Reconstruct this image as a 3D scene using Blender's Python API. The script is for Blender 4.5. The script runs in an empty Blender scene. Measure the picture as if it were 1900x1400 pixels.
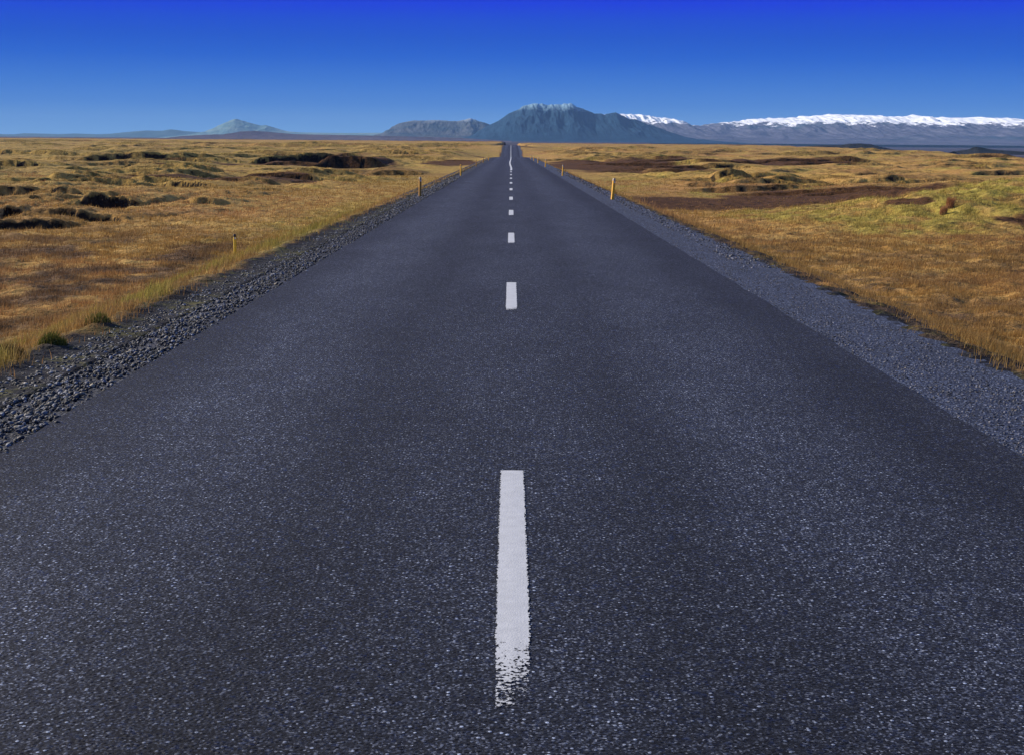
import bpy, math
import numpy as np
from mathutils import Matrix, Vector

C = bpy.context.scene
COL = C.collection

# ------------------------------------------------------------------ camera
cam_d = bpy.data.cameras.new('camera')
cam = bpy.data.objects.new('camera', cam_d); COL.objects.link(cam); C.camera = cam
cam_d.sensor_width = 36.0; cam_d.lens = 49.53
cam_d.clip_start = 0.05; cam_d.clip_end = 90000
PITCH, ROLL, YAW = 0.167875, 0.0076776, -0.002013
CAM = (-0.0216, 0.0, 1.9208)
def _ray(u0, v0):
    cr, sr = math.cos(ROLL), math.sin(ROLL)
    u = u0*cr+v0*sr; v = -u0*sr+v0*cr
    cp, sp = math.cos(PITCH), math.sin(PITCH)
    Y = cp-sp*v; Z = -sp-cp*v
    c, s = math.cos(YAW), math.sin(YAW)
    return Vector((u*c-Y*s, u*s+Y*c, Z))
F0 = _ray(0, 0); RX = _ray(1, 0)-F0; UP = -(_ray(0, 1)-F0)
M = Matrix((RX.normalized(), UP.normalized(), -F0.normalized())).transposed().to_4x4()
M.translation = Vector(CAM)
cam.matrix_world = M

# ------------------------------------------------------------------ world and sun
SUN_EL, SUN_AZ = math.radians(24), math.radians(-62)       # azimuth from +Y (ahead), negative = left
W = bpy.data.worlds.new('World'); C.world = W; W.use_nodes = True
nt = W.node_tree; nt.nodes.clear()
def N(t, typ, **k):
    n = t.nodes.new(typ)
    for a, b in k.items(): setattr(n, a, b)
    return n
sky = N(nt, 'ShaderNodeTexSky', sky_type='NISHITA'); sky.sun_disc = False
sky.sun_elevation = SUN_EL; sky.sun_rotation = SUN_AZ
sky.air_density = 1.0; sky.dust_density = 0.2; sky.ozone_density = 3.0
tc = N(nt, 'ShaderNodeTexCoord'); sx = N(nt, 'ShaderNodeSeparateXYZ')
nt.links.new(tc.outputs['Generated'], sx.inputs[0])
# deep polarised blue just above the horizon, by elevation
mr = N(nt, 'ShaderNodeMapRange'); mr.inputs['From Min'].default_value = 0.0; mr.inputs['From Max'].default_value = 0.10
nt.links.new(sx.outputs['Z'], mr.inputs['Value'])
rp = N(nt, 'ShaderNodeValToRGB')
def lin(c):
    return tuple(((v/255)/12.92 if v/255 <= .04045 else ((v/255+.055)/1.055)**2.4) for v in c)
SKY = [(0.0, (116,168,219)), (0.10, (92,148,211)), (0.22, (66,126,206)), (0.38, (46,110,203)), (0.55, (14,88,200)),
       (0.68, (4,76,197)), (0.80, (4,66,203)), (0.92, (8,46,214)), (1.0, (14,34,222))]
el = rp.color_ramp.elements
while len(el) < len(SKY): el.new(0.5)
for e, (p, c) in zip(el, SKY): e.position = p; e.color = lin(c)+(1,)
nt.links.new(mr.outputs[0], rp.inputs[0])
mh = N(nt, 'ShaderNodeMapRange', interpolation_type='SMOOTHSTEP'); mh.inputs['From Min'].default_value = 0.12; mh.inputs['From Max'].default_value = 0.5
nt.links.new(sx.outputs['Z'], mh.inputs['Value'])
b1 = N(nt, 'ShaderNodeBackground'); b1.inputs[1].default_value = 0.86
b2 = N(nt, 'ShaderNodeBackground'); b2.inputs[1].default_value = 0.12
nt.links.new(rp.outputs[0], b1.inputs[0]); nt.links.new(sky.outputs[0], b2.inputs[0])
mx = N(nt, 'ShaderNodeMixShader'); wo = N(nt, 'ShaderNodeOutputWorld')
nt.links.new(mh.outputs[0], mx.inputs[0]); nt.links.new(b1.outputs[0], mx.inputs[1]); nt.links.new(b2.outputs[0], mx.inputs[2])
nt.links.new(mx.outputs[0], wo.inputs[0])
sd = bpy.data.lights.new('sun', 'SUN'); sd.energy = 4.9; sd.angle = math.radians(0.53); sd.color = (1.0, 0.90, 0.76)
so = bpy.data.objects.new('sun', sd); COL.objects.link(so)
D = Vector((math.sin(SUN_AZ)*math.cos(SUN_EL), math.cos(SUN_AZ)*math.cos(SUN_EL), math.sin(SUN_EL)))
so.rotation_euler = D.to_track_quat('Z', 'Y').to_euler()
C.view_settings.view_transform = 'Standard'; C.view_settings.look = 'None'
C.view_settings.exposure = 0.3; C.view_settings.gamma = 1.0
C.cycles.max_bounces = 6; C.cycles.volume_bounces = 0; C.cycles.volume_max_steps = 64

# ------------------------------------------------------------------ noise
#TERRAIN_BEGIN
def _h(ix, iy, s):
    n = (ix*374761393 + iy*668265263 + s*974711) & 0xFFFFFFFF
    n = ((n ^ (n >> 13))*1274126177) & 0xFFFFFFFF
    n = n ^ (n >> 16)
    return (n & 0xFFFF)/65535.0
def vn(x, y, s=0):                       # gradient noise, about -1..1
    x = np.asarray(x, float); y = np.asarray(y, float)
    ix = np.floor(x).astype(np.int64); iy = np.floor(y).astype(np.int64)
    fx = x-ix; fy = y-iy
    ux = fx*fx*fx*(fx*(fx*6-15)+10); uy = fy*fy*fy*(fy*(fy*6-15)+10)
    def g(a, b, dx, dy):
        t = _h(ix+a, iy+b, s)*6.2831853
        return np.cos(t)*dx+np.sin(t)*dy
    n00 = g(0,0,fx,fy); n10 = g(1,0,fx-1,fy); n01 = g(0,1,fx,fy-1); n11 = g(1,1,fx-1,fy-1)
    return 1.45*((n00*(1-ux)+n10*ux)*(1-uy)+(n01*(1-ux)+n11*ux)*uy)
def fbm(x, y, s=0, o=4, g=0.5):
    r = 0; a = 1; t = 0
    for k in range(o):
        r = r+a*vn(x*2**k, y*2**k, s+k*17); t += a; a *= g
    return r/t
def ss(a, b, v):
    t = np.clip((np.asarray(v, float)-a)/(b-a), 0, 1); return t*t*(3-2*t)

# ------------------------------------------------------------------ terrain
RY = [-60, 0, 280, 300, 330, 400, 455, 507, 600, 690, 740, 850, 1000, 1400, 3000, 40000]
RZ = [.39, 0, -1.82, -1.97, -2.35, -4.3, -5.0, -4.75, -3.2, -1.8, -1.6, -2.6, -5.5, -9, -15, -15]
_yy = np.arange(-60, 3000, 4.0); _zz = np.interp(_yy, RY, RZ)
_k = np.hanning(13); _k /= _k.sum(); _zs = np.convolve(np.pad(_zz, 6, mode='edge'), _k, mode='valid')
_zs[_yy < 200] = _zz[_yy < 200]
def zr(y):
    return np.interp(y, _yy, _zs)
LY = [-60, 0, 15, 40, 80, 130, 200, 300, 450, 700, 1100, 1500, 2100, 4000, 60000]
LZ = [-.8, -.85, -.85, -1.05, -1.6, -2.0, -2.4, -2.7, -2.9, -2.8, -2.2, -1.5, -9, -15, -15]
RZ2 = [-.8, -.8, -.85, -1.1, -1.8, -2.2, -2.6, -3.0, -3.2, -3.3, -3.0, -3.0, -9, -15, -15]
def base(x, y):
    zl = np.interp(y, LY, LZ); zq = np.interp(y, LY, RZ2)
    b = zl+(zq-zl)*ss(-10, 10, x)
    # the grass ends at a low terrace on the right
    edge = 178+0.075*(y-500)+25*vn(y/130., 0*y+3.3, 5)
    b = b-(11+0.002*np.clip(y, 0, 3000))*ss(0, 60, x-edge)*ss(330, 460, y)
    return b
# banks: cx, cy, half length, angle(deg), height, back length, front width, bow
BANKS = [
 (-63.7, 178.3, 4.15, 0, 1.03, 4.1, 0.52, 0.5),
 (-60.0, 231.6, 7.38, 0, 1.34, 5.4, 0.67, 0.9),
 (-50.2, 236.4, 4.06, 0, 0.86, 3.4, 0.43, 0.5),
 (-40.7, 155.2, 1.27, 0, 1.07, 4.3, 0.53, 0.2),
 (-34.1, 239.2, 6.38, 0, 1.73, 6.9, 0.87, 0.8),
 (-23.8, 211.9, 3.23, 0, 1.31, 5.2, 0.65, 0.4),
 (-21.7, 147.9, 2.26, 0, 0.48, 2.5, 0.35, 0.3),
 (-19.0, 67.8, 1.10, -8, 0.78, 3.1, 0.39, 0.1),
 (-34.0, 104.3, 0.91, 0, 0.57, 2.5, 0.35, 0.1),
 (-29.5, 85.3, 2.36, 0, 0.65, 2.6, 0.35, 0.3),
 (-24.3, 101.2, 2.99, -18, 0.70, 2.8, 0.35, 0.4),
 (-16.4, 48.8, 1.07, 12, 0.42, 2.5, 0.35, 0.1),
 (-16.3, 53.9, 1.33, -10, 0.41, 2.5, 0.35, 0.2),
 (-23.5, 306.8, 6.45, 0, 0.89, 3.6, 0.45, 0.8),
 (-12.9, 160.0, 2.14, 0, 0.52, 2.5, 0.35, 0.3),
 (-285.5, 967.5, 61.02, 0, 1.76, 7.0, 0.88, 7.3),
 (-158.3, 818.1, 26.58, 0, 1.19, 4.8, 0.59, 3.2),
 (-88.4, 761.3, 23.28, 0, 1.38, 5.5, 0.69, 2.8),
 (-37.4, 775.4, 14.82, 0, 1.41, 5.6, 0.70, 1.8),
 (-19.8, 56.2, 0.37, 15, 0.37, 2.5, 0.35, 0.0),
 (69.8, 202.6, 3.48, 8, 1.17, 4.7, 0.59, 0.4),
 (33.0, 135.7, 1.04, 0, 0.39, 2.5, 0.35, 0.1),
 (23.4, 145.2, 4.71, 0, 0.95, 3.8, 0.47, 0.6),
 (23.7, 131.3, 2.25, 0, 0.81, 3.2, 0.40, 0.3),
 (97.9, 318.0, 5.77, 5, 0.69, 2.8, 0.35, 0.7),
 (65.3, 797.3, 10.67, 0, 1.16, 4.6, 0.58, 1.3),
 (106.5, 645.7, 8.64, 0, 1.17, 4.7, 0.59, 1.0),
 (86.8, 381.8, 4.38, 0, 0.97, 3.9, 0.49, 0.5),
 (59.2, 213.9, 3.27, 0, 0.62, 2.5, 0.35, 0.4),
 (16.7, 455.1, 7.83, 0, 0.50, 2.5, 0.35, 0.9),
 (68.1, 639.2, 7.33, 0, 0.93, 3.7, 0.46, 0.9),
 (31.0, 95.0, 2.53, 8, 0.76, 3.0, 0.38, 0.3),
 (45.3, 137.2, 2.09, 0, 0.45, 2.5, 0.35, 0.3),
 (58.7, 292.0, 2.23, 0, 0.64, 2.5, 0.35, 0.3),
]
_r = np.random.default_rng(23)
BANKS = [(a_, b_, L_*1.15, d_, h_*(.85+.35*(b_ > 150 and a_ < 0)-.2*(a_ > 0)), e_, f_, g_*1.2) for a_, b_, L_, d_, h_, e_, f_, g_ in BANKS]
NB = len(BANKS)
for _i in range(420):
    _d = 55*(900/55.)**_r.random(); _t = (-.40+.80*_r.random()); _x = _t*_d
    if abs(_x) < 13+.02*_d or (_d < 110 and 8 < _x < 32): continue
    _L = (1.2+5*_r.random()**2)*(_d/120.)**.9; _hb = (.16+.42*_r.random()**1.6)*(_d/120.)**.62
    BANKS.append((_x, _d, _L, -12+24*_r.random(), _hb, 3*_hb+1.5, max(.25, .45*_hb), _L*(-.1+.3*_r.random())))
def _bank(x, y, B):
    cx, cy, L, ang, hh, bl, fw, bow = B
    L = L*1.3; bl = bl*5+2; hh = hh*1.3; fw = fw*.8
    a = math.radians(ang); dx = x-cx; dy = y-cy
    u = (dx*math.cos(a)+dy*math.sin(a))/L; v = -dx*math.sin(a)+dy*math.cos(a)
    v = v+bow*u*u*1.5+.8*fw*vn(x/(L*.35+.3), 0*y+.7*cy, int(cx*7) % 97)+.25*fw*vn(x/(L*.12+.2), 0*y+cy, 7)
    env = np.clip(1-np.abs(u)**2.4, 0, 1)**.6*(1+.22*vn(x/(L*.4+.2), 0*y+cy, 11)+.12*vn(x/(L*.1+.1), 0*y+cy, 12))
    fr = ss(-fw, 0, v)
    bk = np.where(v > 0, np.exp(-(np.maximum(v, 0)/bl)**2), 1)
    scoop = -.5*np.exp(-np.maximum(-fw-v, 0)/(2.2*hh+.8))
    return hh*env*(fr*bk*.55*(1-scoop*0)+scoop*(1-fr))
def edge0(x, y):
    return 4.38-.36*ss(30, 75, y)*(x < 0)
def hum(x, y):
    """random hummocks, their fronts pulled steep towards -y"""
    def f(a, b):
        return np.maximum(fbm(a/9.0, b/13.0, 41, 3), -.15)
    h = f(x, y)
    for _ in range(2):
        h = f(x, y+5.5*h)
    far = fbm(x/26., y/34., 77, 3)
    far = np.maximum(fbm(x/26., (y+16*far)/34., 77, 3), -.1)
    return h, far
def height(x, y, fine=True):
    x = np.asarray(x, float); y = np.asarray(y, float)
    ax = np.abs(x)
    r = zr(y)
    b = base(x, y)
    away = ss(6.5, 17, ax)*ss(0, 30, y+10)
    h1, h2 = hum(x, y)
    damp = np.ones_like(x)
    for B in BANKS[:NB]:
        damp *= 1-.85*np.exp(-((x-B[0])/(B[2]*1.3+1))**2-((y-B[1]+3*B[4])/(9*B[4]+B[2]*.4))**2)
    away = away*damp
    area = ss(-.15, .35, fbm(x/55., y/60., 9, 2)+.15)
    b = b+away*(0.62*h1*area*(1+ss(60, 200, y)*.7)*(1-.5*ss(500, 1500, y))+ss(60, 250, y)*(1-ss(1600, 2400, y))*1.05*h2)
    b = b+away*.22*fbm(x/2.1, y/2.1, 21, 3)*(.25+.75*area)*(1-ss(300, 700, y))
    for B in BANKS:
        m = (np.abs(x-B[0]) < B[2]*1.6+2) & (np.abs(y-B[1]) < B[2]*.9+B[5]*10+12)
        if m.any(): b[m] += _bank(x[m], y[m], B)
    # bare hollow and green mound on the right
    b = b-.8*np.exp(-(((x-17)/9.)**2+((y-96)/17.)**2))
    b = b+1.75*np.exp(-(((x-28)/10.)**2+((y-72)/20.)**2))+.5*np.exp(-(((x-17)/5.)**2+((y-58)/14.)**2))
    b = b+.42*np.exp(-(((x-25)/12.)**2+((y-66)/22.)**2))*fbm(x/2.4, y/3.6, 19, 4)
    if fine:
        n = fbm(x/.55, y/.55, 3, 3)
        b = b+(.10*n+.10*fbm(x/1.1, y/1.4, 14, 2))*ss(4.9, 8, ax)*(1-ss(60, 140, y))
    # road embankment
    edge = edge0(x, y)+.16*fbm(x*0+np.sign(x)*7, y/1.3, 13, 3)*1.0
    near = r-.05-.05*ss(3.6, 4.3, ax)
    sh = ss(0, 1, (ax-edge)/(2.6+16*ss(300, 420, y)*(1-ss(900, 1300, y))))
    z = near*(1-sh)+b*sh
    z = z+(.045+.06*fbm(x/.3, y/.35, 5, 2))*ss(0, .25, ax-edge)*(1-ss(1.5, 3, ax-edge))
    z = np.where(ax < 3.9, r-.12, z)
    wide = ss(14, 4.2, ax)*ss(330, 420, y)
    return z*(1-wide)+np.minimum(z, r-.12+.04*(ax-4.2)*(ax > 4.2))*wide if False else z
def bare(x, y):
    ax = np.abs(x)
    return ss(-.05, .3, fbm(x/.8, y/1.1, 88, 3)+.28*(1-ss(4.6, 7.2, ax))+.06)*(1-ss(6.0, 9.5, ax))*(1-ss(34, 60, y))*np.where(x > 0, 1.0, .55)
def masks(x, y):
    """soil, green, heath weights of the ground cover"""
    ax = np.abs(x)
    n1 = fbm(x/7., y/9., 61, 3); n2 = fbm(x/2.2, y/2.6, 62, 3)
    soil = np.zeros_like(x)
    def ell(cx, cy, rx, ry, k=.35):
        d = np.sqrt(((x-cx)/rx)**2+((y-cy)/ry)**2)+k*n1+.12*n2
        return 1-ss(.8, 1.05, d)
    for e in [(14.5, 87, 11, 22), (24, 99, 12, 21), (19, 250, 15, 75), (48, 300, 30, 45), (18.5, 49, 1.5, 2.6), (16, 57, .9, 1.6), (15, 38, 1.2, 2.2),
              (-24, 118, 9, 14), (-30, 220, 14, 22), (-36, 165, 6, 14), (-11, 260, 6, 40)]:
        soil = np.maximum(soil, ell(*e))
    soil = np.maximum(soil, .9*ss(.28, .5, fbm(x/30., y/60., 90, 3))*ss(90, 200, y))
    edge = edge0(x, y)
    soil = np.maximum(soil, (1-ss(.0, .4, ax-edge+.35*n2)))
    green = np.maximum(ell(27, 76, 13, 28), ell(17, 60, 8, 17)*.9)
    vg = np.exp(-((ax-5.3-.8*n2)/1.15)**2)*(x < 0)*(1-ss(44, 60, y))*1.15
    vg2 = np.exp(-((x+7.0)/2.2)**2)*ss(34, 48, y)*(1-ss(70, 100, y))*.7
    green = np.clip(np.maximum(green, np.maximum(vg, vg2))+.9*ss(.0, .5, n1)*ss(60, 110, y)*(.6+.4*(x > 0)), 0, 1)
    heath = ss(.0, .35, n2+.2)*ss(6.0, 8.0, ax+.8*n1)*(1-ss(36, 52, y+8*n1))*np.where(x < 0, 1.0, .45)
    heath = np.clip(heath, 0, 1)*(1-green*.7)
    green = green*(.2+.7*ss(-.3, .15, fbm(x/1.3, y/2.6, 66, 3)))
    return soil, green*(1-soil), heath*(1-soil)
#TERRAIN_END

# ------------------------------------------------------------------ helpers
def mesh_np(name, V, F, mat=None, smooth=False, attrs=None, parent=None):
    V = np.asarray(V, np.float32); F = np.asarray(F, np.int32)
    me = bpy.data.meshes.new(name); n = F.shape[1]
    me.vertices.add(len(V)); me.vertices.foreach_set('co', V.ravel())
    me.loops.add(F.size); me.loops.foreach_set('vertex_index', F.ravel())
    me.polygons.add(len(F)); me.polygons.foreach_set('loop_start', np.arange(0, F.size, n, dtype=np.int32))
    if smooth: me.polygons.foreach_set('use_smooth', np.ones(len(F), bool))
    for k, a in (attrs or {}).items():
        a = np.asarray(a, np.float32)
        if a.ndim == 1:
            me.attributes.new(k, 'FLOAT', 'POINT').data.foreach_set('value', a)
        else:
            at = me.attributes.new(k, 'FLOAT_COLOR', 'POINT')
            at.data.foreach_set('color', np.c_[a, np.ones(len(a), np.float32)].astype(np.float32).ravel())
    me.update(calc_edges=True)
    if mat: me.materials.append(mat)
    o = bpy.data.objects.new(name, me); COL.objects.link(o)
    if parent: o.parent = parent
    return o
def grid_faces(r, c):
    i = np.arange(r*c).reshape(r, c)
    return np.stack([i[:-1,:-1], i[:-1,1:], i[1:,1:], i[1:,:-1]], -1).reshape(-1, 4)
def kind(o, k, label=None, cat=None, group=None):
    if k: o['kind'] = k
    if label: o['label'] = label
    if cat: o['category'] = cat
    if group: o['group'] = group
    return o
class Mat:
    def __init__(s, name, rough=.9, spec=.3):
        s.m = bpy.data.materials.new(name); s.m.use_nodes = True; s.t = s.m.node_tree; s.t.nodes.clear()
        s.b = s.n('ShaderNodeBsdfPrincipled'); s.o = s.n('ShaderNodeOutputMaterial')
        s.l(s.b.outputs[0], s.o.inputs[0])
        s.b.inputs['Roughness'].default_value = rough; s.b.inputs['Specular IOR Level'].default_value = spec
        s.geo = s.n('ShaderNodeNewGeometry')
        s.pos = s.geo.outputs['Position']
    def n(s, typ, **k): return N(s.t, typ, **k)
    def l(s, a, b): s.t.links.new(a, b)
    def scale(s, v):
        m = s.n('ShaderNodeVectorMath', operation='MULTIPLY'); s.l(s.pos, m.inputs[0]); m.inputs[1].default_value = v; return m.outputs[0]
    def noise(s, sc, det=3, rough=.55, vec=None):
        n = s.n('ShaderNodeTexNoise'); n.inputs['Scale'].default_value = sc; n.inputs['Detail'].default_value = det
        n.inputs['Roughness'].default_value = rough; s.l(vec or s.pos, n.inputs['Vector']); return n.outputs['Fac']
    def vor(s, sc, feature='F1', vec=None):
        n = s.n('ShaderNodeTexVoronoi', feature=feature); n.inputs['Scale'].default_value = sc
        s.l(vec or s.pos, n.inputs['Vector']); return n
    def ramp(s, fac, stops):
        r = s.n('ShaderNodeValToRGB'); e = r.color_ramp.elements
        while len(e) < len(stops): e.new(.5)
        for q, (p, c) in zip(e, stops):
            q.position = p; q.color = (c, c, c, 1) if isinstance(c, (int, float)) else tuple(c)+(1,)
        s.l(fac, r.inputs[0]); return r.outputs[0]
    def mix(s, f, a, b, mode='MIX'):
        m = s.n('ShaderNodeMix', data_type='RGBA', blend_type=mode)
        for v, i in ((f, 0), (a, 6), (b, 7)):
            if isinstance(v, (int, float)): m.inputs[i].default_value = v
            elif isinstance(v, tuple): m.inputs[i].default_value = v+(1,) if len(v) == 3 else v
            else: s.l(v, m.inputs[i])
        return m.outputs[2]
    def math(s, op, a, b=0.0, clamp=False):
        m = s.n('ShaderNodeMath', operation=op); m.use_clamp = clamp
        for i, v in enumerate((a, b)):
            if isinstance(v, (int, float)): m.inputs[i].default_value = v
            else: s.l(v, m.inputs[i])
        return m.outputs[0]
    def attr(s, name, out='Fac'):
        a = s.n('ShaderNodeAttribute'); a.attribute_name = name; return a.outputs[out]
    def bump(s, h, strength=.5, dist=.01, normal=None):
        b = s.n('ShaderNodeBump'); b.inputs['Strength'].default_value = strength; b.inputs['Distance'].default_value = dist
        s.l(h, b.inputs['Height'])
        if normal: s.l(normal, b.inputs['Normal'])
        return b.outputs[0]
    def fin(s, col, normal=None):
        if isinstance(col, tuple): s.b.inputs['Base Color'].default_value = col+(1,)
        else: s.l(col, s.b.inputs['Base Color'])
        if normal: s.l(normal, s.b.inputs['Normal'])
        return s.m

# ------------------------------------------------------------------ materials of the setting
def mat_asphalt():
    m = Mat('asphalt', .8, .12)
    m.b.inputs['Sheen Weight'].default_value = .035; m.b.inputs['Sheen Roughness'].default_value = .3; m.b.inputs['Sheen Tint'].default_value = (.9,.92,1,1)
    sp = m.n('ShaderNodeSeparateXYZ'); m.l(m.pos, sp.inputs[0])
    v = m.vor(52); v2 = m.vor(120)
    rnd = m.n('ShaderNodeSeparateColor'); m.l(v.outputs['Color'], rnd.inputs[0])
    rnd2 = m.n('ShaderNodeSeparateColor'); m.l(v2.outputs['Color'], rnd2.inputs[0])
    chips = m.ramp(rnd.outputs[0], [(0, (.0045,.005,.008)), (.45, (.012,.0135,.020)), (.70, (.033,.037,.052)), (.90, (.15,.16,.19)), (1, (.62,.64,.68))])
    fines = m.ramp(rnd2.outputs[1], [(0, (.005,.0055,.007)), (.6, (.020,.021,.026)), (.9, (.075,.08,.095)), (1, (.28,.28,.30))])
    c = m.mix(m.math('LESS_THAN', v.outputs['Distance'], .34), fines, chips)
    big = m.noise(.9, 4, .6, m.scale((1, .35, 1)))
    blot = m.noise(5, 3, .6)
    c = m.mix(1.0, c, m.ramp(big, [(.3, .76), (.7, 1.24)]), 'MULTIPLY')
    c = m.mix(1.0, c, (.70, .76, .89), 'MULTIPLY')
    c = m.mix(1.0, c, m.ramp(blot, [(.3, .85), (.7, 1.15)]), 'MULTIPLY')
    # tyre polished tracks and the tarry strip beside the right edge
    wob = m.math('MULTIPLY', m.math('SUBTRACT', m.noise(.25, 2), .5), .9)
    xx = m.math('ADD', sp.outputs[0], wob)
    tr = m.n('ShaderNodeMapRange'); tr.inputs['From Min'].default_value = -4; tr.inputs['From Max'].default_value = 4
    m.l(xx, tr.inputs['Value'])
    w = m.ramp(tr.outputs[0], [(.06, .55), (.12, .68), (.20, 1.32), (.28, 1.15), (.36, .66), (.46, 1.02), (.53, 1.0), (.61, .76), (.69, 1.25), (.78, 1.05), (.855, .50), (.93, .62)])
    c = m.mix(1.0, c, w, 'MULTIPLY')
    # short transverse hairline in the left lane
    yy = m.math('ABSOLUTE', m.math('SUBTRACT', m.math('ADD', sp.outputs[1], m.math('MULTIPLY', m.noise(9, 3), .06)), 9.42))
    ln = m.math('MULTIPLY', m.math('LESS_THAN', yy, .011), m.math('LESS_THAN', m.math('ABSOLUTE', m.math('ADD', sp.outputs[0], 2.35)), .55))
    c = m.mix(m.math('MULTIPLY', ln, .75), c, (.006,.006,.008))
    h = m.math('MULTIPLY', m.ramp(v.outputs['Distance'], [(0, 1), (.6, 0)]), m.math('ADD', rnd.outputs[1], .35))
    m.fin(c, m.bump(m.math('ADD', h, m.math('MULTIPLY', m.noise(300, 2), .5)), .8, .006))
    m.l(m.ramp(rnd.outputs[2], [(0, .9), (.8, .75), (1, .45)]), m.b.inputs['Roughness'])
    return m.m
def mat_gravel(name, sc, tint=(1,1,1)):
    m = Mat(name, .8, .35)
    v = m.vor(sc)
    rnd = m.n('ShaderNodeSeparateColor'); m.l(v.outputs['Color'], rnd.inputs[0])
    c = m.ramp(rnd.outputs[0], [(0, (.035,.038,.050)), (.5, (.085,.095,.125)), (.8, (.16,.18,.23)), (1, (.45,.47,.52))])
    c = m.mix(1.0, c, m.ramp(v.outputs['Distance'], [(.25, 1.0), (.62, .35)]), 'MULTIPLY')
    c = m.mix(1.0, c, m.ramp(m.noise(2.2, 4), [(.3, .75), (.7, 1.2)]), 'MULTIPLY')
    c = m.mix(1.0, c, tint, 'MULTIPLY')
    h = m.math('MULTIPLY', m.ramp(v.outputs['Distance'], [(0, 1), (.65, 0)]), m.math('ADD', rnd.outputs[1], .4))
    return m.fin(c, m.bump(h, 1.0, .6/sc))
def cover(m, soil, green, heath, small=True):
    """ground-cover colour from the three weights"""
    n1 = m.noise(.35, 5, .6); n2 = m.noise(3.3, 4, .65); n3 = m.noise(.045, 4, .6)
    gold = m.ramp(n1, [(.32, (.29,.15,.038)), (.48, (.46,.265,.068)), (.66, (.58,.37,.11))])
    rust = m.ramp(n2, [(.3, (.26,.12,.04)), (.5, (.43,.22,.075)), (.7, (.54,.32,.12))])
    c = m.mix(m.ramp(n3, [(.42, .1), (.6, .85)]), gold, rust)
    gr = m.ramp(n2, [(.3, (.19,.15,.026)), (.5, (.36,.29,.05)), (.7, (.54,.44,.10))])
    c = m.mix(green, c, gr)
    hc = m.ramp(n2, [(.3, (.06,.036,.022)), (.5, (.15,.085,.045)), (.7, (.26,.155,.065))])
    c = m.mix(heath, c, hc)
    sc = m.ramp(n2, [(.3, (.06,.028,.012)), (.6, (.125,.058,.023)), (.75, (.18,.09,.04))])
    c = m.mix(soil, c, sc)
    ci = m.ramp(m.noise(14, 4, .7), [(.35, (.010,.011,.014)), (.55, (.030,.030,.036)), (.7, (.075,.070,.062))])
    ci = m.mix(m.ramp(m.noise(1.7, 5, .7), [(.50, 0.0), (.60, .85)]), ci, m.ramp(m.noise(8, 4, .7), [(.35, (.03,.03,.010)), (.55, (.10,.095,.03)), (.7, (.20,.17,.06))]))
    c = m.mix(m.attr('dirt_shade'), c, ci)  # near-black verge: dirt and moss, plus painted shade below the grass edge
    ol = m.ramp(n2, [(.3, (.25,.165,.04)), (.5, (.43,.295,.07)), (.7, (.58,.42,.12))])
    far = m.math('MULTIPLY', m.math('SUBTRACT', 1.0, m.math('MAXIMUM', soil, m.attr('dirt_shade'))), m.math('MULTIPLY', m.attr('olive'), .55))
    c = m.mix(far, c, ol)
    return c
def mat_ground():
    m = Mat('grassland', .95, .1)
    c = cover(m, m.attr('soil'), m.attr('green'), m.attr('heath'))
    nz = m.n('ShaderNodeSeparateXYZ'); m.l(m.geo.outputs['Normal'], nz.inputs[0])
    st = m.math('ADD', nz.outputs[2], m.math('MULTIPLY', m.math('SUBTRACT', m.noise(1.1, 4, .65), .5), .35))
    c = m.mix(m.ramp(st, [(.66, 1.0), (.80, 0.0)]), c, m.ramp(m.noise(3, 4), [(.35, (.012,.009,.007)), (.6, (.035,.024,.016)), (.75, (.08,.06,.03))]))  # steep bank faces: dark soil, blackened further to carry the banks' shade
    # shade in the fine gaps between tussocks, painted into the colour
    t = m.noise(1.4, 6, .75, m.scale((1, .8, 1)))
    c = m.mix(1.0, c, m.ramp(t, [(.36, .35), (.47, .9), (.62, 1.12)]), 'MULTIPLY')
    sp = m.n('ShaderNodeSeparateXYZ'); m.l(m.pos, sp.inputs[0])
    plainc = m.ramp(m.noise(.0016, 6, .6, m.scale((.35, 1, 1))), [(.38, (.030,.022,.030)), (.5, (.055,.040,.048)), (.62, (.10,.075,.085))])
    c = m.mix(m.attr('plain'), c, plainc)
    bn = m.bump(m.noise(.9, 6, .7), .9, .35)
    return m.fin(c, m.bump(m.noise(9, 5, .7), .9, .05, bn))

# ------------------------------------------------------------------ ground sheet
s1 = np.exp(np.arange(math.log(5), math.log(1600), .0021))
s2 = np.exp(np.arange(math.log(1604), math.log(23000), .02))
yr = np.r_[s1, s2]-14.0
tt = np.linspace(-.64, .64, 800)
Y, T = np.meshgrid(yr, tt, indexing='ij')
X = T*(Y+14)
Xf, Yf = X.ravel(), Y.ravel()
Z = height(Xf, Yf)
so_, gr_, he_ = masks(Xf, Yf)
edge = 178+0.075*(Yf-500)+25*vn(Yf/130., 0*Yf+3.3, 5)
pl = np.maximum(ss(0, 25, Xf-edge)*ss(330, 420, Yf), ss(1350, 1560, Yf+160*vn(Xf/300., Yf*0, 8)))
verge_dark = (1-ss(250, 320, Yf))*(1-ss(.10, .5, np.abs(Xf)-edge0(Xf, Yf)+.40*fbm(Xf/1.2, Yf/1.6, 62, 3)))  # dark dirt along the verge, with the overhanging grass's shadow painted in
verge_dark = np.maximum(verge_dark, .85*bare(Xf, Yf)*(np.abs(Xf) > 4.3))  # bare patches, also darkened for the ragged shade of the near verge
oliv = ss(-.35, .25, fbm(Xf/60., Yf/110., 67, 3)+.12-.30*(Xf > 0))*ss(45, 90, Yf)*(1-ss(900, 1300, Yf)*.7)
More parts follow.
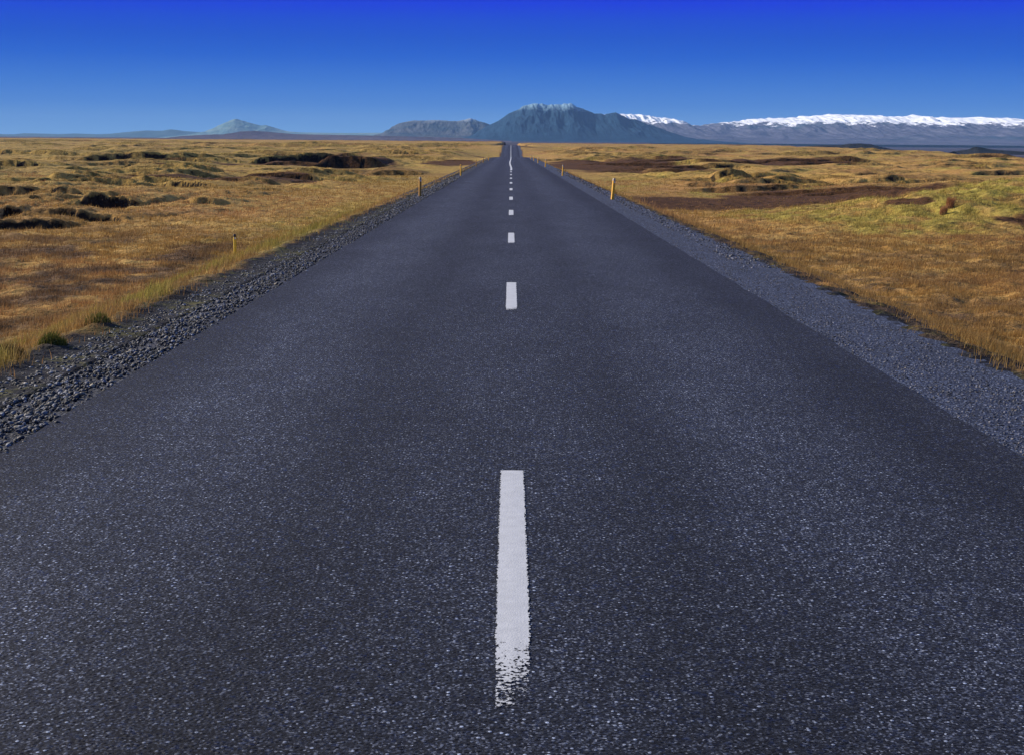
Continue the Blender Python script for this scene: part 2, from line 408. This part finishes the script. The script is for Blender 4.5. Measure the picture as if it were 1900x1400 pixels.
ground = mesh_np('ground', np.c_[Xf, Yf, Z], grid_faces(*X.shape), mat_ground(), True,
                 dict(soil=so_, green=gr_, heath=he_, plain=pl, dirt_shade=verge_dark, olive=oliv))
kind(ground, 'structure')

# ------------------------------------------------------------------ road, markings, shoulders
def strip(name, x0, x1, y0, y1, dy, zf, mat, nx=1, parent=None, ends=None):
    ys = np.arange(y0, y1+dy*.5, dy); xs = np.linspace(0, 1, nx+1)
    Yg, Ug = np.meshgrid(ys, xs, indexing='ij')
    a = x0(Yg) if callable(x0) else x0; b = x1(Yg) if callable(x1) else x1
    Xg = a+(b-a)*Ug
    Zg = zf(Xg, Yg)
    return mesh_np(name, np.c_[Xg.ravel(), Yg.ravel(), Zg.ravel()], grid_faces(*Xg.shape), mat, True, parent=parent)
HW = 3.3
asph = mat_asphalt()
def zroad(x, y): return zr(y)-.012*np.abs(x)+.0396-.0396
def lw(y): return -HW+.035*fbm(y/.7, 0*y+2, 31, 3)
def rw(y): return HW+.05*fbm(y/1.6, 0*y+5, 33, 4)+.03
road = strip('road', lw, rw, -12, 1400, .5, zroad, asph, 12)
kind(road, 'structure')
def mat_paint(worn):
    m = Mat('road_paint', .7, .3)
    g = m.noise(95, 3, .7); b = m.noise(14, 4, .6)
    c = m.mix(1.0, (.60,.60,.60), m.ramp(b, [(.3, .88), (.7, 1.05)]), 'MULTIPLY')
    tr = m.n('ShaderNodeBsdfTransparent'); ms = m.n('ShaderNodeMixShader')
    w = m.attr('worn')
    vv = m.vor(75); rc = m.n('ShaderNodeSeparateColor'); m.l(vv.outputs['Color'], rc.inputs[0])
    k = m.math('ADD', m.math('ADD', m.math('MULTIPLY', g, .45), m.math('MULTIPLY', b, .25)), m.math('MULTIPLY', rc.outputs[0], .30))
    cut = m.math('GREATER_THAN', k, m.math('SUBTRACT', 1.0, w))
    m.l(cut, ms.inputs[0]); m.l(m.b.outputs[0], ms.inputs[1]); m.l(tr.outputs[0], ms.inputs[2]); m.l(ms.outputs[0], m.o.inputs[0])
    return m.fin(c, m.bump(m.noise(120, 3), .5, .004))
paint = mat_paint(True)
def marking(y0, y1, w=.133, wear=.5, wavy=None, dy=.05):
    ys = np.arange(y0, y1+dy*.5, dy); us = np.linspace(-1, 1, 13)
    Yg, Ug = np.meshgrid(ys, us, indexing='ij')
    cx = wavy(Yg) if wavy else 0
    Xg = cx+Ug*(w/2+.006)
    Zg = zroad(Xg, Yg)+.004
    frac = (Yg-y0)
    wr = .24+.09*np.abs(Ug)**6+.30*ss(.92, 1.0, np.abs(Ug))
    wr = wr+np.clip(1-frac/max(wear, 1e-3), 0, 1)**.9*.42*(1+.25*Ug)
    o = mesh_np('centre_line_dash', np.c_[Xg.ravel(), Yg.ravel(), Zg.ravel()], grid_faces(*Xg.shape), paint, True, dict(worn=wr.ravel()), parent=road)
    return o
for k in range(10):
    end = 8.29+12*k
    marking(end-3.3-(.35 if k == 0 else .25), end, wear=.80 if k == 0 else .35, dy=.05 if k < 3 else .25)
def wavy(y): return -.14*np.exp(-((y-188)/38.)**2)+.05*ss(120, 130, y)*(1-ss(130, 170, y))
o = marking(122, 470, w=.17, wear=1, wavy=wavy, dy=1.0); o.name = 'centre_line'; o['label'] = 'solid white centre line running over the far crest'
o = marking(470.2, 1000, w=.2, wear=1, wavy=wavy, dy=2.0); o.name = 'centre_line'; o['label'] = 'solid white centre line climbing the farthest slope'

shl = strip('gravel_shoulder', lambda y: -4.75+0*y, lambda y: -HW+.10+0*y, -12, 1300, .5,
            lambda x, y: zr(y)-.046-.06*ss(3.3, 4.4, -x)+.012*fbm(x/.2, y/.2, 51, 2)-.01, mat_gravel('coarse_gravel', 34, (.30,.31,.36)), 10)
kind(shl, 'structure')
shr = strip('gravel_shoulder', lambda y: HW-.14+0*y, lambda y: 4.6+0*y, -12, 1300, .5,
            lambda x, y: zr(y)-.043-.03*ss(3.3, 4.3, x)+.006*fbm(x/.3, y/.3, 53, 2)-.006, mat_gravel('fine_gravel', 52, (.62,.69,.88)), 10)
kind(shr, 'structure')

# ------------------------------------------------------------------ loose stones
rng = np.random.default_rng(7)
def ico():
    t = (1+5**.5)/2
    v = np.array([(-1,t,0),(1,t,0),(-1,-t,0),(1,-t,0),(0,-1,t),(0,1,t),(0,-1,-t),(0,1,-t),(t,0,-1),(t,0,1),(-t,0,-1),(-t,0,1)], float)
    f = np.array([(0,11,5),(0,5,1),(0,1,7),(0,7,10),(0,10,11),(1,5,9),(5,11,4),(11,10,2),(10,7,6),(7,1,8),(3,9,4),(3,4,2),(3,2,6),(3,6,8),(3,8,9),(4,9,5),(2,4,11),(6,2,10),(8,6,7),(9,8,1)])
    return v/np.linalg.norm(v[0]), f
IV, IF = ico()
def stones(name, x, y, z, r, cols, mat):
    n = len(x)
    J = IV[None]*(1+.75*(rng.random((n, 12, 1))-.5))
    sc = np.stack([r*(.7+.6*rng.random(n)), r*(.7+.6*rng.random(n)), r*(.5+.4*rng.random(n))], 1)
    J = J*sc[:, None, :]
    a = rng.random(n)*6.283; ca, sa = np.cos(a)[:, None], np.sin(a)[:, None]
    tl = (rng.random(n)-.5)*.9; ct, st = np.cos(tl)[:, None], np.sin(tl)[:, None]
    jx, jy, jz = J[..., 0], J[..., 1], J[..., 2]
    jx, jz = jx*ct-jz*st, jx*st+jz*ct
    jx, jy = jx*ca-jy*sa, jx*sa+jy*ca
    V = np.stack([jx+x[:, None], jy+y[:, None], jz+(z+r*.3)[:, None]], -1).reshape(-1, 3)
    F = (IF[None]+12*np.arange(n)[:, None, None]).reshape(-1, 3)
    return mesh_np(name, V, F, mat, False, dict(tint=np.repeat(cols, 12, 0)))
def mat_stone():
    m = Mat('basalt_stone', .75, .4)
    c = m.mix(1.0, m.attr('tint', 'Color'), m.ramp(m.noise(60, 3), [(.3, .7), (.7, 1.25)]), 'MULTIPLY')
    return m.fin(c, m.bump(m.noise(90, 3), .5, .004))
stm = mat_stone()
def sprinkle(n, x0, x1, y0, y1, r0, r1, p=1.0):
    u = rng.random(n); e = 1-p
    y = (y0**e+u*(y1**e-y0**e))**(1/e) if abs(e) > 1e-6 else y0*(y1/y0)**u
    x = x0+(x1-x0)*rng.random(n)
    r = r0+(r1-r0)*rng.random(n)**2.5
    return x, y, r
def scols(n, lo=.05, hi=.30, blue=1.25):
    v = lo+(hi-lo)*rng.random(n)**2.4; w = rng.random(n)**3
    return np.stack([v*(.92+.30*w), v*(.98+.05*w), v*(blue-.45*w)], 1)
x, y, r = sprinkle(82000, -4.55, -3.16, 4.5, 95, .003, .025, 1.25)
keep = (rng.random(len(x)) < .25+.75*ss(-.15, .2, fbm(x/.25, y/.4, 71, 2))*(1-ss(-4.1,-4.55,x)*.75)) & (x < -3.30+.13*(rng.random(len(x))**6)-.03)
x, y, r = x[keep], y[keep], r[keep]*(1+ss(25, 90, y[keep])*.9)
kind(stones('gravel', x, y, zr(y)-.05-.06*ss(3.3, 4.4, -x), r, scols(len(x), .015, .27, 1.15), stm), 'stuff', 'loose grey basalt stones piled along the left edge of the asphalt')
x, y, r = sprinkle(32000, 3.12, 4.4, 6, 70, .003, .013, 1.3)
k_ = (x > 3.36-.22*rng.random(len(x))**5); x, y, r = x[k_], y[k_], r[k_]
x2, y2, r2 = sprinkle(2600, 4.0, 4.6, 24, 130, .008, .030, 1.1)
x, y, r = np.r_[x, x2], np.r_[y, y2], np.r_[r, r2*(1+ss(30, 100, y2)*1.2)]
kind(stones('gravel', x, y, zr(y)-.052-.03*ss(3.3, 4.3, x), r, scols(len(x), .03, .26, 1.25), stm), 'stuff', 'fine blue grey chippings spread over the right shoulder')

# ------------------------------------------------------------------ grass
def pal(n, a, b, f=None):
    f = rng.random(n) if f is None else f
    return np.array(a)[None]*(1-f[:, None])+np.array(b)[None]*f[:, None]
def blades(x, y, z, h, w, col, lean, mat, name):
    n = len(x)
    a = rng.random(n)*6.283; dx, dy = np.cos(a)*w, np.sin(a)*w*.5
    la = rng.random(n)*6.283; lx = np.cos(la)*lean+.18*h; ly = np.sin(la)*lean-.08*h
    P = np.empty((n, 5, 3))
    P[:,0] = np.c_[x-dx, y-dy, z-.02]; P[:,1] = np.c_[x+dx, y+dy, z-.02]
    P[:,2] = np.c_[x-dx*.7+lx*.4, y-dy*.7+ly*.4, z+h*.58]; P[:,3] = np.c_[x+dx*.7+lx*.4, y+dy*.7+ly*.4, z+h*.58]
    P[:,4] = np.c_[x+lx, y+ly, z+h]
    F = (np.array([(0,1,3),(0,3,2),(2,3,4)])[None]+5*np.arange(n)[:, None, None]).reshape(-1, 3)
    return mesh_np(name, P.reshape(-1, 3), F, mat, False, dict(tint=np.repeat(col, 5, 0)))
def mat_blade():
    m = Mat('dry_grass_blades', .8, .15)
    m.l(m.attr('tint', 'Color'), m.b.inputs['Base Color'])
    tl = m.n('ShaderNodeBsdfTranslucent'); m.l(m.attr('tint', 'Color'), tl.inputs[0])
    ms = m.n('ShaderNodeMixShader'); ms.inputs[0].default_value = .3
    m.l(m.b.outputs[0], ms.inputs[1]); m.l(tl.outputs[0], ms.inputs[2]); m.l(ms.outputs[0], m.o.inputs[0])
    return m.m
bm_ = mat_blade()
def cover_cols(x, y):
    so, gr, he = masks(x, y); n = len(x)
    k = ss(-.25, .25, fbm(x/16., y/20., 15, 3))[:, None]
    c = pal(n, (.32,.175,.045), (.62,.40,.12))*(1-k)+pal(n, (.34,.165,.055), (.62,.36,.14))*k
    g = gr[:, None]; c = c*(1-g)+pal(n, (.24,.205,.035), (.60,.50,.12))*g
    g = he[:, None]; c = c*(1-g)+pal(n, (.13,.07,.035), (.36,.22,.10))*g
    return c, so, gr, he
def tufts(nt_, per, y0, y1, t0, t1):
    ty = y0*(y1/y0)**rng.random(nt_); tx = (t0+(t1-t0)*rng.random(nt_))*ty
    clump = fbm(tx/.45, ty/.6, 101, 2)+.5*fbm(tx/1.6, ty/2.2, 102, 2)
    so, gr, he = masks(tx, ty)
    ok = (np.abs(tx) > np.where(tx < 0, edge0(tx, ty)-.26, 4.38)+.75*rng.random(nt_)**.45) & (rng.random(nt_) < (1-.85*bare(tx, ty))*(1-.93*so)*(.12+.88*ss(-.2, .15, clump)))
    tx, ty, clump = tx[ok], ty[ok], clump[ok]
    n = len(tx)
    lod = np.maximum(1, ty/24.)
    R = (.05+.07*rng.random(n))*lod**.8
    x = np.repeat(tx, per)+rng.normal(size=n*per)*np.repeat(R, per)
    y = np.repeat(ty, per)+rng.normal(size=n*per)*np.repeat(R, per)
    L = np.repeat(lod, per)
    hb = (.026+.036*rng.random(n))*(1+1.2*ss(0, .5, clump))
    verge = np.exp(-((np.abs(tx)-5.0)/.7)**2)
    hb = hb*(1+.5*verge)*(1+.35*masks(tx, ty)[1])
    h = np.repeat(hb, per)*(.5+.8*rng.random(n*per))*np.minimum(L, 2.2)**.5
    w = (.0028+.0022*rng.random(n*per))*L
    return x, y, h, w
parts = [tufts(46000, 10, 9, 45, -.46, -.09), tufts(46000, 10, 9, 45, .09, .46), tufts(17000, 9, 45, 150, -.46, -.03), tufts(17000, 9, 45, 150, .03, .46)]
x, y, h, w = (np.concatenate(q) for q in zip(*parts))
z = height(x, y)
c, so, gr, he = cover_cols(x, y)
c = c*(.6+.6*rng.random(len(x))**1.3)[:, None]
kind(blades(x, y, z, h, w, c, .35*h, bm_, 'grass'), 'stuff', 'dry golden and rust coloured grass covering the fields on both sides of the road')
# separate tussocks
def tussock(px, py, r, hh, c0, c1, label, group, n=420):
    r = r*1.25; hh = hh*.8; n = int(n*.8)
    a = rng.random(n)*6.283; q = r*np.sqrt(rng.random(n))
    x = px+np.cos(a)*q; y = py+np.sin(a)*q
    z = height(x, y); h = hh*(1-.75*(q/r)**2)*(.75+.4*rng.random(n))
    o = blades(x-px, y-py, z-float(height(np.array([px]), np.array([py]))[0]), h, (.004+.003*rng.random(n))*max(1, py/24.), pal(n, c0, c1), .35*h, bm_, 'grass_tussock')
    # spread outwards
    o.location = (px, py, float(height(np.array([px]), np.array([py]))[0]))
    kind(o, None, label, 'grass tussock', group)
G1 = 'dark grass tussocks by the left gravel'
tussock(-4.93, 13.35, .20, .24, (.07,.055,.018), (.22,.14,.045), 'widest dark brown tussock at the left frame edge beside the coarse gravel', G1, 900)
tussock(-4.66, 14.1, .13, .19, (.06,.07,.014), (.17,.16,.035), 'olive green tussock next right of the dark brown one by the gravel', G1, 600)
tussock(-4.72, 15.8, .15, .17, (.09,.10,.02), (.22,.20,.05), 'palest green tussock, farthest of the three along the left gravel', G1, 600)
G2 = 'tall rust tufts on the green mound'
tussock(16.77, 54.2, .11, .55, (.34,.15,.06), (.60,.32,.14), 'tall rust brown grass tuft on the green mound right of the road', G2, 700)
tussock(16.35, 53.6, .10, .46, (.36,.17,.07), (.60,.34,.15), 'shorter rust grass tuft just left of the tall one on the mound', G2, 600)

# ------------------------------------------------------------------ marker posts
def box_bm(bm, x0, x1, y0, y1, z0, z1, bev=0.0):
    import bmesh
    r = bmesh.ops.create_cube(bm, size=1.0)['verts']
    for v in r:
        v.co = Vector(((x0+x1)/2+v.co.x*(x1-x0), (y0+y1)/2+v.co.y*(y1-y0), (z0+z1)/2+v.co.z*(z1-z0)))
    return r
import bmesh
def bmobj(name, build, mat, parent=None, bevel=0):
    bm = bmesh.new(); build(bm)
    if bevel: bmesh.ops.bevel(bm, geom=bm.edges[:], offset=bevel, segments=2, affect='EDGES')
    me = bpy.data.meshes.new(name); bm.to_mesh(me); bm.free(); me.materials.append(mat)
    o = bpy.data.objects.new(name, me); COL.objects.link(o)
    if parent: o.parent = parent
    return o
def plain(name, col, rough=.5, spec=.4, var=.25, sc=12):
    m = Mat(name, rough, spec)
    tco = m.n('ShaderNodeTexCoord')
    return m.fin(m.mix(1.0, col, m.ramp(m.noise(sc, 4, .6, tco.outputs['Object']), [(.3, 1-var), (.7, 1+var*.5)]), 'MULTIPLY'))
yel = plain('yellow_plastic', (.88,.44,.014)); cap_m = plain('grey_plastic', (.50,.40,.28)); ref_m = plain('white_reflector', (.8,.8,.78), .25, .6, .05)
blk = plain('black_plastic', (.02,.018,.018)); brn = plain('brown_post', (.50,.25,.05), .8, .2)  # brn is one brown tone for the duller left posts
PS, PC, PR = {}, {}, {}
def post(x, y, hgt, wid, lean, label, group, body, cap, mirrored=False):
    e = bpy.data.objects.new('marker_post', None); COL.objects.link(e)
    z = float(height(np.array([x]), np.array([y]))[0])
    if abs(x) < 4.4: z = max(z, float(zr(y))-.12)
    e.location = (x, y, z-.03); e.rotation_euler = (0, lean, math.radians(38))
    kind(e, None, label, 'marker post', group)
    w = wid/2; H = hgt+.03; t = H*.885
    # triangular-section shaft, as sold for road edges, narrowing slightly upwards
    def shaft(bm):
        b = [(-w, -w*.7), (w, -w*.7), (w*.55, w*.8), (-w*.55, w*.8)]
        lo = [bm.verts.new((p, q, 0)) for p, q in b]; hi = [bm.verts.new((p*.94, q*.94, t)) for p, q in b]
        bm.faces.new(lo[::-1]); bm.faces.new(hi)
        for i in range(4): bm.faces.new((lo[i], lo[(i+1)%4], hi[(i+1)%4], hi[i]))
    def capf(bm):
        b = [(-w, -w*.7), (w, -w*.7), (w*.55, w*.8), (-w*.55, w*.8)]
        lo = [bm.verts.new((p*.97, q*.97, t+.001)) for p, q in b]; hi = [bm.verts.new((p*.93, q*.93, H-.03)) for p, q in b]
        tp = [bm.verts.new((p*.7, q*.7, H)) for p, q in b]
        bm.faces.new(lo[::-1]); bm.faces.new(tp)
        for A, B in ((lo, hi), (hi, tp)):
            for i in range(4): bm.faces.new((A[i], A[(i+1)%4], B[(i+1)%4], B[i]))
    key = (hgt, wid, body.name, cap.name)
    if key not in PS:
        a = bmobj('shaft', shaft, body, e, .004); b = bmobj('cap', capf, cap, e, .003)
        c = bmobj('reflector', lambda bm: box_bm(bm, -w*.5, w*.5, -w*.7-.006, -w*.7*.94+.001, t*.90, t*.97), ref_m, e, .001)
        PS[key] = (a, b, c)
    else:
        for q in PS[key]:
            n = q.copy(); COL.objects.link(n); n.parent = e
GR, GL = 'yellow marker posts along the right shoulder', 'marker posts along the left verge'
R_ = [(4.0, 56.2, .84, .125, .10, 'nearest and tallest yellow marker post, leaning at the right shoulder'),
      (3.72, 103.1, .84, .10, .06, 'second yellow marker post on the right, beside the dark soil hollow'),
      (3.64, 150.9, .84, .11, .04, 'third yellow marker post on the right, counting from the near one'),
      (3.55, 188, .80, .11, .03, 'fourth yellow marker post on the right, pale topped, before the crest'),
      (3.5, 221, .80, .11, 0, 'fifth marker post on the right, small and faint near the crest'),
      (3.5, 250, .80, .11, 0, 'last marker post on the right, smallest, just before the crest')]
for x, y, h_, w_, ln, lb in R_: post(x, y, h_, w_, ln, lb, GR, yel, cap_m)
L_ = [(-3.75, 58.3, .82, .11, .02, 'tall brown marker post on the left road edge', brn, cap_m),
      (-3.58, 101.2, .84, .10, .0, 'bright yellow marker post on the left, next beyond the brown one', yel, yel),
      (-3.68, 151, .72, .09, .0, 'third marker post along the left edge, dull brown', brn, brn),
      (-3.66, 187.4, .80, .10, .0, 'fourth marker post along the left edge, thin and brown', brn, brn),
      (-3.55, 225, .72, .11, .0, 'last marker post on the left, smallest, near the crest', yel, yel)]
for x, y, h_, w_, ln, lb, b_, c_ in L_: post(x, y, h_, w_, ln, lb, GL, b_, c_)
post(-6.54, 33.4, .54, .07, .0, 'short yellow stake with black top half sunk in the left grass verge', 'short stakes', plain('stake_yellow', (.88,.60,.05)), blk)
MAIN = (9000, [(-400,-17.9),(-298,2.9),(-244,20.1),(-153,77.6),(-92,104.7),(-11,158.6),(32,175.6),(76,205.8),(157,223.0),(184,218.2),(234,212.0),(268,218.9),(305,215.9),(343,221.1),(376,221.4),(431,195.2),(523,162.7),(584,156.5),(655,168.6),(699,150.7),(744,127.7),(781,128.0),(842,101.8),(914,77.3),(1007,46.3),(1096,20.2),(1184,4.1),(1331,-8.2)])
GROUP = (10500, [(-982,21.7),(-910,42.9),(-878,77.1),(-819,106.7),(-729,124.9),(-641,127.5),(-566,132.0),(-491,128.6),(-400,123.5),(-341,135.6),(-295,145.7),(-234,126.3),(-178,109.6),(-91,67.4),(7,9.7)])
CONE = (12500, [(-2865,3.4),(-2728,18.3),(-2600,33.2),(-2547,75.4),(-2473,126.9),(-2437,145.7),(-2401,152.9),(-2297,123.6),(-2189,96.6),(-2144,101.6),(-2063,74.4),(-1976,49.1),(-1833,39.0),(-1451,37.3),(-1121,41.6),(-980,26.9)])
LOW = (13500, [(-5332,6.6),(-4823,5.4),(-4696,3.9),(-4594,14.7),(-4467,13.1),(-4264,9.7),(-4111,15.8),(-3908,10.4),(-3780,16.3),(-3638,32.0),(-3444,49.0),(-3291,47.1),(-3214,62.7),(-3078,45.7),(-2829,32.6),(-2585,22.4),(-2382,8.9)])
MESA = (6500, [(-1490,1.5),(-1418,5.6),(-1342,9.6),(-1259,10.2),(-1232,23.9),(-1166,26.8),(-1122,24.8),(-1073,20.3),(-990,13.7),(-879,12.1),(-657,10.2),(-424,5.9),(-240,2.5),(-117,-3.9),(4,-10.2)])
SNOW = (12500, [(243,119.7),(712,206.6),(971,219.6),(1145,200.6),(1296,183.2),(1395,176.6),(1469,156.8),(1533,124.8),(1642,117.8),(1740,140.3),(1890,155.3),(2162,185.2),(2435,196.5),(2707,218.9),(2843,227.3),(3017,219.4),(3182,213.3),(3385,206.5),(3495,224.9),(3578,202.9),(3795,198.9),(4006,208.4),(4204,205.3),(4341,201.7),(4479,179.6),(4714,190.6),(4998,165.0),(5331,121.1),(5667,54.0)])
DARK = (2500, [(502,-10.1),(521,-7.2),(543,-5.7),(575,-5.5),(592,-2.6),(611,-1.8),(630,-3.2),(647,-7.6),(663,-10.8),(677,-13.5)])
DARKB = (2300, [(714,-13.3),(736,-10.1),(745,-6.6),(751,-5.3),(761,-6.9),(774,-9.7),(801,-11.3),(844,-14.0)])
HUT = (1750, [(-456,1.4),(-452,2.0),(-448,3.3),(-444,3.5),(-440,2.5),(-436,1.5)])

# ------------------------------------------------------------------ mountains and hills
def mat_mtn(name, lo, hi, snow=None, z0=0, z1=1, k=60., sc=.004, patch=None):
    m = Mat(name, .9, .1)
    sp = m.n('ShaderNodeSeparateXYZ'); m.l(m.pos, sp.inputs[0])
    c = m.mix(m.ramp(m.noise(sc, 6, .65, m.scale((1, 1, 2.5))), [(.36, 0.0), (.64, 1.0)]), lo, hi)
    if patch: c = m.mix(m.ramp(m.noise(sc*.35, 4, .6, m.scale((.5, 1, 4))), [(.52, 0.0), (.66, 1.0)]), c, patch)
    if snow:
        nz = m.math('ADD', m.math('MULTIPLY', m.noise(sc*1.3, 8, .68, m.scale((1, .5, 2.2))), .5), m.math('MULTIPLY', m.noise(sc*5, 6, .7, m.scale((1, .35, 3.0))), .5))
        zz = m.math('ADD', sp.outputs[2], m.math('MULTIPLY', m.math('SUBTRACT', nz, .5), k*2))
        mrn = m.n('ShaderNodeMapRange'); mrn.inputs['From Min'].default_value = z0; mrn.inputs['From Max'].default_value = z1
        m.l(zz, mrn.inputs['Value'])
        c = m.mix(mrn.outputs[0], c, snow)
    return m.fin(c, m.bump(m.noise(sc*4, 6, .65), .6, .12/sc))
def mountain(name, tab, df, db, mat, seed, rough, gully, nx=700, nv=90, apron=0.0, jag=0.02):
    d, P = tab
    px = np.array([q[0] for q in P], float); pz = np.array([q[1] for q in P], float)
    xs = np.linspace(px[0], px[-1], nx)
    zp = np.interp(xs, px, pz); kk = np.hanning(7); kk /= kk.sum()
    zp = np.convolve(np.pad(zp, 3, mode='edge'), kk, mode='valid')
    B = -18.0
    hgt = np.maximum(zp-B, 1)
    vs = np.linspace(-1, 1, nv)
    V, U = np.meshgrid(vs, np.arange(nx), indexing='ij')
    XX = xs[U]; D = np.where(V < 0, -V*df, V*db)
    f = 1-np.abs(V)
    prof = (1-apron)*f**1.25*ss(0, .25, f)**.3+apron*0
    if apron: prof = (1-apron)*np.exp(-(V*2.6)**2)*ss(0, .2, f)+apron*f
    warp = gully*f*(1-f)*4
    sh = fbm(XX/rough, (d+D)/(rough*2.2), seed, 5)
    XW = XX+sh*rough*.5*np.minimum(1, (1-f)*3)
    zz = np.interp(XW, xs, hgt)*prof
    rid = 1-2*np.abs(fbm(XX/(rough*.55)+.4*V, V*df/(rough*3.), seed+3, 5))
    zz = zz*(1+warp*(rid-.6)*.9)+jag*hgt[U]*prof*fbm(XX/(rough*.12), V*4, seed+9, 4)
    YY = d+V*np.where(V < 0, df, db)
    # keep lines of sight: the outline was measured at depth d
    return kind(mesh_np(name, np.c_[(XX*YY/d if False else XX).ravel(), YY.ravel(), (zz+B).ravel()], grid_faces(nv, nx), mat, True), 'structure')
m_dark = mat_mtn('blue_rock', (.002,.028,.062), (.008,.048,.095), (.30,.47,.57), 168, 218, 70, .012)
m_grp = mat_mtn('grey_blue_rock', (.03,.055,.075), (.12,.12,.12), (.55,.62,.68), 112, 150, 30, .005)
m_cone = mat_mtn('pale_rock', (.13,.26,.28), (.26,.36,.34), (.6,.68,.7), 150, 175, 14, .004)
m_low = mat_mtn('low_hill_rock', (.06,.15,.19), (.09,.17,.20), None)
m_mesa = mat_mtn('mauve_plain', (.07,.055,.075), (.13,.10,.12), None, sc=.002)
m_snow = mat_mtn('snow_range', (.075,.075,.11), (.15,.145,.19), (.95,.96,.98), 134, 150, 190, .0026, patch=(.012,.05,.075))
m_lava = mat_mtn('dark_lava', (.012,.013,.012), (.035,.032,.028), None, sc=.02)
mountain('mountain', MAIN, 1300, 1500, m_dark, 5, 300., .34, jag=.05)
mountain('mountain', GROUP, 1200, 1500, m_grp, 15, 300., .24, jag=.04)
mountain('mountain', CONE, 1200, 1500, m_cone, 25, 420., .08)
mountain('hills', LOW, 900, 900, m_low, 35, 500., .05, jag=.01)
mountain('hills', MESA, 900, 2500, m_mesa, 45, 300., .04, jag=.008)
mountain('snowy_mountains', SNOW, 4200, 2500, m_snow, 55, 420., .42, nx=1400, nv=200, apron=.42, jag=.10)
mountain('hills', DARK, 60, 80, m_lava, 65, 40., .08, nx=240, nv=40)
mountain('hills', DARKB, 45, 60, m_lava, 75, 30., .08, nx=200, nv=40)
# ------------------------------------------------------------------ haze
def haze():
    bm = bmesh.new(); box_bm(bm, -24000, 24000, -400, 24500, -40, 330)
    me = bpy.data.meshes.new('haze'); bm.to_mesh(me); bm.free()
    m = bpy.data.materials.new('haze_air'); m.use_nodes = True; t = m.node_tree; t.nodes.clear()
    v = t.nodes.new('ShaderNodeVolumePrincipled'); o = t.nodes.new('ShaderNodeOutputMaterial')
    v.inputs['Color'].default_value = (.32,.60,1.0,1); v.inputs['Density'].default_value = HAZE; v.inputs['Anisotropy'].default_value = 0.0
    t.links.new(v.outputs[0], o.inputs['Volume']); me.materials.append(m)
    ob = bpy.data.objects.new('haze', me); COL.objects.link(ob); kind(ob, 'stuff', 'thin blue haze over the far plain and mountains')
HAZE = 3.3e-5
haze()
